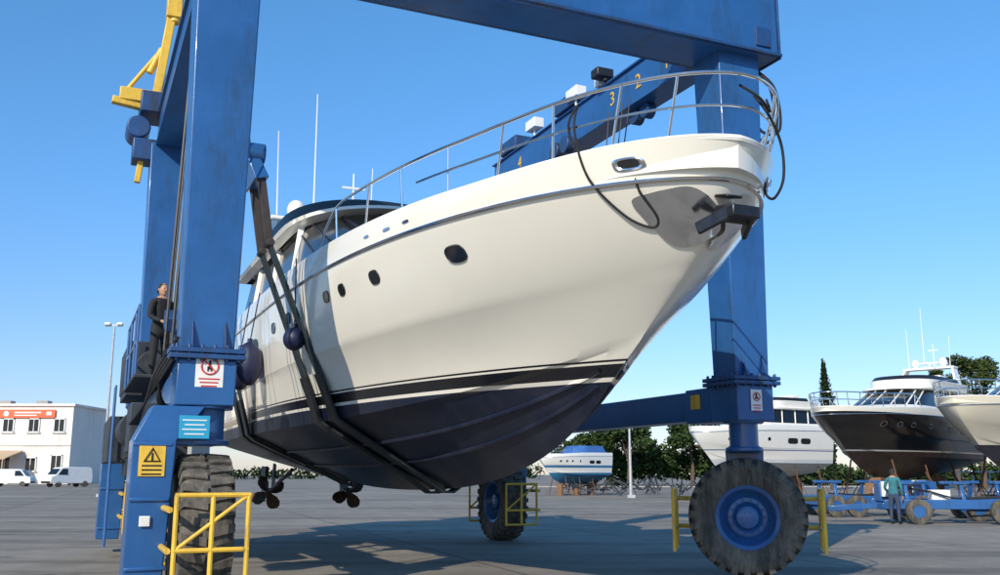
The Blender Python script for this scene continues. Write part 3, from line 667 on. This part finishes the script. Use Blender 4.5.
# ------------------------------------------------------------------ people
def skin_obj(verts,edges,radii,root=0,sub=1):
    me=bpy.data.meshes.new('tmp'); me.from_pydata(verts,edges,[]); o=bpy.data.objects.new('tmp',me); COL.objects.link(o)
    o.modifiers.new('s','SKIN')
    if not me.skin_vertices:
        bpy.context.view_layer.objects.active=o; bpy.ops.mesh.customdata_skin_add()
    for i,r_ in enumerate(radii):
        sv=me.skin_vertices[0].data[i]; sv.radius=r_ if isinstance(r_,tuple) else (r_,r_); sv.use_root=(i==root)
    md=o.modifiers.new('u','SUBSURF'); md.levels=sub; md.render_levels=sub
    dg=bpy.context.evaluated_depsgraph_get(); dg.update()
    m2=bpy.data.meshes.new_from_object(o.evaluated_get(dg)); bpy.data.objects.remove(o)
    return m2
def person(name,loc,rz,shirt,trou,hairm,arms,sc=1):
    E=empty(name,loc,rz,sc)
    V=[(0,0,.96),(0,.01,1.14),(0,.0,1.34),(0,0,1.46),(0,-.01,1.56)]; Rr=[(.155,.115),(.14,.10),(.17,.12),(.10,.08),(.055,.055)]; Ed=[(0,1),(1,2),(2,3),(3,4)]
    hands=[]
    for s_,(el,wr_) in zip((-1,1),arms):
        i=len(V); V+=[(s_*.18,0,1.42),(s_*el[0],el[1],el[2]),(s_*wr_[0],wr_[1],wr_[2])]; Rr+=[.072,.048,.034]; Ed+=[(3,i),(i,i+1),(i+1,i+2)]
        e_=Vector((s_*el[0],el[1],el[2])); w2=Vector((s_*wr_[0],wr_[1],wr_[2])); hands.append((w2,(w2-e_).normalized(),s_))
        i=len(V); V+=[(s_*.095,0,.88),(s_*.11,-.02,.50),(s_*.12,.02,.10),(s_*.14,-.15,.045)]; Rr+=[.095,.065,.045,.04]; Ed+=[(0,i),(i,i+1),(i+1,i+2),(i+2,i+3)]
    me=skin_obj(V,Ed,Rr,0,2)
    for m_ in (shirt,trou,BLACK,SKIN): me.materials.append(m_)
    for p in me.polygons:
        z=p.center.z; ax=abs(p.center.x)
        p.material_index=3 if z>1.5 else (2 if z<.1 else (1 if (z<.97 and ax<.2) else 0)); p.use_smooth=True
    o=bpy.data.objects.new('body',me); COL.objects.link(o); o.parent=E
    for w2,dr,s_ in hands:
        sd=Vector((0,-1,0)) if abs(dr.z)>.6 else Vector((-s_,0,0)); nn=dr.cross(sd).normalized()
        V=[w2-dr*.02,w2+dr*.04,w2+dr*.085]; Rr=[.026,.03,.03]; Ed=[(0,1),(1,2)]
        for k,ln in enumerate((.075,.085,.08,.06)):
            b_=w2+dr*.09+sd*(.03-.02*k); i=len(V); cu=nn*s_*.02
            V+=[b_,b_+dr*ln*.5+cu*.4,b_+dr*ln+cu*1.6]; Rr+=[.009,.0085,.007]; Ed+=[(2,i),(i,i+1),(i+1,i+2)]
        i=len(V); b_=w2+dr*.04+sd*.035; V+=[b_,b_+dr*.035+sd*.025]; Rr+=[.011,.009]; Ed+=[(1,i),(i,i+1)]
        m2=skin_obj([tuple(v) for v in V],Ed,Rr,0,1); m2.materials.append(SKIN)
        for p in m2.polygons: p.use_smooth=True
        o=bpy.data.objects.new('hand',m2); COL.objects.link(o); o.parent=E
    a=MB(); a.sphere((0,-.015,1.655),(.076,.095,.118),20,14); a.sphere((0,-.05,1.60),(.05,.055,.06),14,8)
    a.add([(0,-.108,1.675),(-.017,-.1,1.635),(.017,-.1,1.635),(0,-.13,1.64)],[(0,1,3),(0,3,2),(1,2,3)])
    for s_ in (-1,1): a.sphere((s_*.077,.0,1.65),(.012,.022,.032),8,6)
    a.obj('head',SKIN,E,angle=80)
    a=MB()
    for s_ in (-1,1): a.sphere((s_*.03,-.102,1.668),(.011,.008,.007),8,6)
    a.box((0,-.102,1.602),(.045,.01,.008)); a.obj('eyes_and_mouth',BLACK,E)
    a=MB(); rows=[]
    for i in range(8):
        el=i/7*math.pi/2; 
        rows.append([(.084*math.cos(el)*math.sin(t2),.012+.1*math.cos(el)*math.cos(t2),1.66+.125*math.sin(el)-(.07*max(0,math.cos(t2)) if i==0 else 0)+(.035*max(0,-math.cos(t2)) if i<3 else 0)) for t2 in [k*2*math.pi/20 for k in range(21)]])
    a.grid(rows).obj('hair',hairm,E,angle=80)
    return E
HAIR=mat('dark_hair',(.02,.014,.01),.7,0,.3,30)
TEALC=mat('teal_shirt',(.03,.16,.2),.85,0,.2,8); DKC=mat('dark_jacket',(.015,.016,.02),.85,0,.3,8); JEAN=mat('denim',(.04,.055,.1),.9,0,.2,8)
down=((.25,.03,1.14),(.25,-.08,.88)); fwd=((.25,-.05,1.15),(.16,-.3,1.05))
wx,wy=Mx-4.5*c24-4.3*s24, My-4.5*s24+4.3*c24
person('lift_operator',(wx,wy,3.09),R(50),DKC,DKC,HAIR,(fwd,fwd),.97)
person('yard_worker',(12.8,31.6,0),R(150),TEALC,JEAN,HAIR,(down,((.27,-.02,1.15),(.2,-.22,1.0))))

# ------------------------------------------------------------------ background boats
def props(E,sc,xs=(3,8,13.2)):
    a=MB(); 
    for x in xs:
        S=sect_at(x); a.box((x,0,(S[0][1])/2-.05),(.7,.9,S[0][1]-.1+.0))
    a.obj('keel_blocks',TEAK,E,.02)
    a=MB()
    for x in (2,6,10,13.5):
        S=sect_at(x); 
        for sg in (-1,1):
            t_=(x,sg*S[1][0]*.85,S[0][1]+(S[1][1]-S[0][1])*.85-.05)
            a.tube([t_,(x,sg*(S[1][0]*.85+.5),0)],.05,8)
            for dx in (-.5,.5): a.tube([(t_[0],t_[1],t_[2]-.5),(x+dx,sg*(S[1][0]*.85+1.0),0)],.03,6)
    a.obj('support_stands',RUST,E)
def bgyacht(name,loc,head,sc,hm,fly=True,arch=True,sup=True,r=.03):
    E=empty(name,(loc[0],loc[1],0),R(head),sc)
    hull_mesh().obj('hull',hm,E,angle=16); trims(E); rails(E,ht=.7,r=r)
    if sup: superstructure(E,fly=fly,arch=arch)
    a=MB(); b=MB()
    for x in (16,14.6,13.2,11):
        for sd in (-1,1): patch(a,x,4.1,.2,.1,.015,sd); patch(b,x,4.1,.24,.13,.01,sd,ring_only=.84)
    for x in (5,7.2):
        for sd in (-1,1): patch(a,x,4.0,.85,.2,.015,sd,p=4)
    a.obj('portholes',GLASS,E); b.obj('porthole_frames',STEEL,E); props(E,sc)
    return E
def place(bow_x,bow_y,head,sc):
    L=19.4*(sc if not isinstance(sc,tuple) else sc[0]); return (bow_x-L*math.cos(R(head)),bow_y-L*math.sin(R(head)))
sc=(.88,.95,.98)
bgyacht('black_hull_motor_yacht',place(15.6,46,-133,sc),-133,sc,HULLB)
sc=(.95,1.05,1.04)
bgyacht('cream_hull_motor_yacht',place(20.6,43.5,-140,sc),-140,sc,HULLC,arch=False)
sc=(.56,.8,.92)
bgyacht('white_cabin_cruiser',place(12.0,60,-148,sc),-148,sc,HULLW,arch=False,r=.04)
sc=(.32,.62,.62)
sm_=bgyacht('blue_day_boat',place(3.0,72,-140,sc),-140,sc,HULLS,fly=False,arch=False,sup=False)
a=MB(); ploft(a,[(4.8,1,11,2.2,3),(6.0,2,9,1.7,2.5)]); a.obj('canvas_cover',CANV,sm_,.05)

def trailer(name,loc,rz,L=5.5):
    E=empty(name,loc,R(rz)); a=MB()
    for sy in (-1,1):
        a.beam((-L/2,sy*.9,.62),(L/2,sy*.9,.62),.22,.3); 
        for x in (-L*.35,0,L*.35): a.beam((x,sy*.9,.7),(x,sy*.7,1.25),.12,.12); a.box((x,sy*.68,1.3),(.5,.25,.1))
    for x in (-L/2+.1,0,L/2-.1): a.beam((x,-.9,.55),(x,.9,.55),.25,.22)
    a.beam((L/2,0,.55),(L/2+1.6,0,.45),.18,.18); a.box((L/2-.3,0,1.0),(.6,.7,.6)); a.obj('frame',BLUE,E,.02)
    a=MB(); b=MB()
    for x in (-L*.38,-L*.22,L*.3):
        for sy in (-1.15,1.15):
            a.lathe([(-.12,.2),(-.13,.34),(-.1,.4),(.1,.4),(.13,.34),(.12,.2)],(0,0,0),24); 
            n_=24*6; a.v[-n_:]=[(x+p[1],sy+p[0],.4+p[2]) for p in a.v[-n_:]]
            b.cyl((x,sy-.11,.4),(x,sy+.11,.4),.2,16)
    a.obj('wheels',RUB,E); b.obj('wheel_hubs',BLUE,E)
    a=MB(); a.box((L/2-.3,.45,1.1),(.5,.2,.5)); a.box((L*.1,0,.9),(.6,.5,.35)); a.obj('pump_unit',WSIGN,E,.02)
    a=MB()
    for k in range(3): a.tube(rope([(L/2-.4,.2*k-.2,1.2),(L*.2,.3*k-.3,1.05),(0,.4*k-.4,.8),(-L*.3,.5*k-.5,.85)]),.03,6)
    a.obj('hydraulic_hoses',ROPE,E)
trailer('boat_trailer',(15.2,32.5,0),172,5.0); trailer('boat_trailer.001',(19.2,35,0),8,5.5); trailer('boat_trailer.002',(14.5,38,0),4,5.0)

# ------------------------------------------------------------------ foliage
def leaf_mat(name,c1,c2):
    m,t,b=nt(name); N=t.nodes; ge=N.new('ShaderNodeNewGeometry'); r=N.new('ShaderNodeValToRGB')
    r.color_ramp.elements[0].color=(*c1,1); r.color_ramp.elements[1].color=(*c2,1); link(t,ge.outputs['Random Per Island'],r.inputs['Fac']); link(t,r.outputs[0],b.inputs['Base Color']); b.inputs['Roughness'].default_value=.9; b.inputs['Specular IOR Level'].default_value=.15
    return m
LEAF=leaf_mat('foliage',(.014,.032,.010),(.055,.085,.026)); LEAFD=leaf_mat('cypress_foliage',(.010,.024,.010),(.03,.05,.018)); PINE=leaf_mat('pine_foliage',(.018,.035,.008),(.07,.09,.022))
def leaves(mb,c,r,n,size):
    for _ in range(n):
        v=Vector((random.gauss(0,1),random.gauss(0,1),random.gauss(0,1))).normalized()*random.uniform(.45,1.08)
        p=Vector((c[0]+v.x*r[0],c[1]+v.y*r[1],c[2]+v.z*r[2])); s_=size*random.uniform(.5,1.3)
        a_=Vector((random.uniform(-1,1),random.uniform(-1,1),random.uniform(-1,1))).normalized(); b_=a_.orthogonal().normalized()
        mb.add([p-a_*s_,p+b_*s_*.6,p+a_*s_,p-b_*s_*.6],[(0,1,2,3)])
def tree(name,loc,h,cr,m=LEAF,kind='round',ls=.2):
    E=empty(name,loc); a=MB(); x=MB()
    if kind=='cypress':
        a.tube([(0,0,0),(.1,0,h*.4),(0,0,h*.95)],[.22,.14,.03],8)
        for k in range(16):
            z=h*(.08+.9*k/16); rr=cr*math.sin(math.pi*min(1,.15+.85*(1-k/16)))**.5*(1 if k<11 else (1-(k-10)/7)); leaves(x,(random.uniform(-.1,.1),random.uniform(-.1,.1),z),(rr,rr,h*.07),230,.18)
    else:
        a.tube([(0,0,0),(.15,.1,h*.3),(-.1,0,h*.6),(.1,0,h*.85)],[.3,.22,.15,.04],8)
        for k in range(9):
            an=random.uniform(0,6.28); z0=h*random.uniform(.35,.65); q=Vector((math.cos(an)*cr*random.uniform(.4,.85),math.sin(an)*cr*random.uniform(.4,.85),h*random.uniform(.6,.95)))
            a.tube([(0,0,z0),q*.6+Vector((0,0,z0*.3)),q],[.11,.07,.03],6)
            leaves(x,q,(cr*random.uniform(.3,.5),cr*random.uniform(.3,.5),cr*random.uniform(.22,.36)),420,ls)
        leaves(x,(0,0,h*.85),(cr*.6,cr*.6,cr*.4),500,ls)
    a.obj('trunk_and_limbs',BARK,E); x.obj('crown',m,E,weld=False)
tree('cypress_tree',(33.2,97,0),13.2,.9,LEAFD,'cypress')
tree('pine_tree',(46.3,98,0),12.8,2.0,PINE); tree('pine_tree.001',(51,102,0),14.8,3.0,PINE)
tree('broadleaf_tree',(17,128,0),8.6,4,LEAF,ls=.3); tree('broadleaf_tree.001',(26,131,0),8.6,4,LEAF,ls=.3); tree('broadleaf_tree.002',(12.5,134,0),7.0,3,LEAF,ls=.3)
a=MB()
for k in range(22):
    leaves(a,(8.5+k*1.6+random.uniform(-.6,.6),134+random.uniform(-2,3),random.uniform(1.5,4.0)),(random.uniform(1.8,3.0),1.8,random.uniform(1.8,3.2)),460,.42)
for k in range(20):
    leaves(a,(43+k*1.9,136+random.uniform(-2,3),random.uniform(1.0,2.0)),(random.uniform(1.8,3.0),1.8,random.uniform(1.2,2.2)),260,.42)
a.obj('distant_tree_row',LEAF,weld=False)
a=MB()
for k in range(60):
    leaves(a,(-190+k*3.4+random.uniform(-1,1),300+random.uniform(-2,3),random.uniform(.8,2.4)),(3.2,1.6,random.uniform(1.2,3.2)),110,.6)
a.obj('distant_hedge',LEAFD,weld=False)

# ------------------------------------------------------------------ buildings and furniture on the left
def building(name,loc,w_,d_,h_,wm=WALLW,floors=2,cols=5,rz=0,sc=1):
    E=empty(name,loc,R(rz),sc); a=MB(); a.box((0,d_/2,h_/2),(w_,d_,h_)); a.obj('walls',wm,E)
    a=MB(); a.box((0,d_/2,h_+.12),(w_+.4,d_+.4,.24)); a.box((0,-.06,h_*.5),(w_+.1,.1,.18)); a.obj('parapet',wm,E,.02)
    gl=MB(); fr=MB()
    fh=h_/floors
    for f in range(floors):
        for k in range(cols):
            x=-w_/2+(k+.5)*w_/cols; z=fh*(f+.5)
            ww,hh=(w_/cols*.42,fh*.34)
            if f==0 and k%2==1: hh=fh*.72; z=hh/2+.05; 
            gl.box((x,-.01,z),(ww,.08,hh))
            for s_ in (-1,1): fr.box((x+s_*ww/2,-.04,z),(.1,.14,hh+.1)); fr.box((x,-.045,z+s_*hh/2),(ww+.1,.13,.1))
            fr.box((x,-.06,z),(.06,.1,hh-.1)); fr.box((x,-.09,z-hh/2-.06),(ww+.3,.22,.07))
    gl.obj('windows',GLASS,E); fr.obj('window_frames',WSIGN,E)
    a=MB()
    for k in range(3): a.box((-w_*.3+k*w_*.25,d_*.4,h_+.5),(1.2,1.0,.5))
    a.obj('roof_units',CONC,E,.03)
    return E
B=building('white_workshop_building',(-81.5,155,0),15,8,7.5,cols=6,sc=1.65)
a=MB(); a.box((3.0,-.14,6.75),(5.6,.1,.8)); a.obj('sign_board',ORSIGN,B,.02)
a=MB(); a.lathe([(0,.0),(0,.26)],n=20); a.v=[(1.0+y,-.2,6.75+z) for x,y,z in a.v]; a.box((3.1,-.2,6.87),(2.6,.03,.14)); a.box((2.9,-.2,6.6),(2.2,.03,.1)); a.box((5.2,-.2,6.78),(.5,.03,.34)); a.obj('sign_stand_in_mark',WSIGN,B)
a=MB(); a.add([(-7.5,-.2,3.2),(3.0,-.2,3.2),(3.0,-3.6,2.4),(-7.5,-3.6,2.4),(-7.5,-.2,3.1),(3.0,-.2,3.1),(3.0,-3.6,2.3),(-7.5,-3.6,2.3)],[(0,1,2,3),(4,5,6,7),(2,3,7,6),(0,3,7,4),(1,2,6,5)])
for x in (-7.3,-3.8,-.4,2.8): a.cyl((x,-3.5,0),(x,-3.5,2.35),.06,8)
a.obj('awning',TAN,B)
building('boat_shed',(-84,225,0),24,14,10,CONC,1,4)
building('office_building',(-118,240,0),22,12,10,WALLW,2,6)
def van(name,loc,rz,m=WSIGN,sc=1.0):
    E=empty(name,loc,R(rz),sc); P=[(-2.4,.4),(-2.45,1.2),(-2.35,2.05),(-2.1,2.2),(.9,2.2),(1.35,2.1),(1.95,1.35),(2.5,1.15),(2.6,.7),(2.55,.4)]
    a=MB(); n=len(P); vs=[]
    for sy in (-1,1):
        for x,z in P: vs.append((x,sy*(.95-.1*max(0,z-1.2)),z))
    a.add(vs,[tuple(range(n)),tuple(range(2*n-1,n-1,-1))]+[(i,(i+1)%n,n+(i+1)%n,n+i) for i in range(n)]); a.obj('body',m,E,.06)
    a=MB(); a.add([(1.42,-.8,2.0),(1.42,.8,2.0),(1.97,.85,1.4),(1.97,-.85,1.4)],[(0,1,2,3)]); a.v=[(x+.03,y,z+.02) for x,y,z in a.v]
    for sy in (-1,1): a.add([(.6,sy*.885,2.0),(1.2,sy*.885,2.0),(1.75,sy*.945,1.35),(.6,sy*.945,1.35)],[(0,1,2,3)])
    a.box((-2.42,0,1.65),(.04,1.3,.5)); a.obj('windows',GLASS,E)
    a=MB()
    for x in (-1.55,1.6):
        for sy in (-.85,.85): a.cyl((x,sy-.1,.34),(x,sy+.1,.34),.34,20)
    a.obj('wheels',RUB,E); a=MB(); a.box((2.58,0,.55),(.12,1.8,.22)); a.box((-2.45,0,.5),(.12,1.8,.2)); a.obj('bumpers',BLACK,E,.02)
van('white_van',(-53.5,120,0),235,sc=1.1); van('white_van.001',(-63,125,0),10); van('blue_van',(-70,128,0),80,BLUED); van('grey_van',(-60,138,0),100,CONC)
def pole(name,x,y,h):
    E=empty(name,(x,y,0)); a=MB(); a.tube([(0,0,0),(0,0,h)],[.12,.07],10); a.box((0,0,h),(1.1,.1,.1)); a.box((0,0,.1),(.5,.5,.2)); a.obj('pole',mat(name+'_metal',(.45,.46,.47),.5,.3),E)
    a=MB()
    for dx in (-.45,.45): a.box((dx,-.12,h+.05),(.4,.3,.2),M=Matrix.Rotation(-.5,3,'X'))
    a.obj('lamp_heads',WSIGN,E,.03)
pole('light_mast',-28.3,69,12.3)
pole('light_mast.001',8.9,66,4.8)
a=MB()
for k in range(90):
    x=random.uniform(5,14); y=random.uniform(66,80); a.beam((x,y,random.uniform(0,.9)),(x+random.uniform(-1,1),y+random.uniform(-.5,.5),random.uniform(.3,1.4)),.08,.08)
a.obj('stacked_boat_stands',MACH)
a=MB()
for k in range(12):
    x=20+k*.7; a.tube([(x,39,0),(x+.3,39,1.9)],.03,6); 
a.obj('scaffold_poles',STEEL)
E=empty('concrete_kerb',(0,0,0)); a=MB(); a.box((35,118,.07),(70,.3,.14)); a.obj('kerb_stones',CONC,E,.02)
a=MB()
for k in range(26): a.beam((34+k*1.2,72,0),(34+k*1.2,72,1.8),.06,.06)
a.beam((34,72,1.75),(64,72,1.75),.05,.06); a.beam((34,72,.3),(64,72,.3),.05,.06); a.obj('yard_fence',BLUED)
print('done')
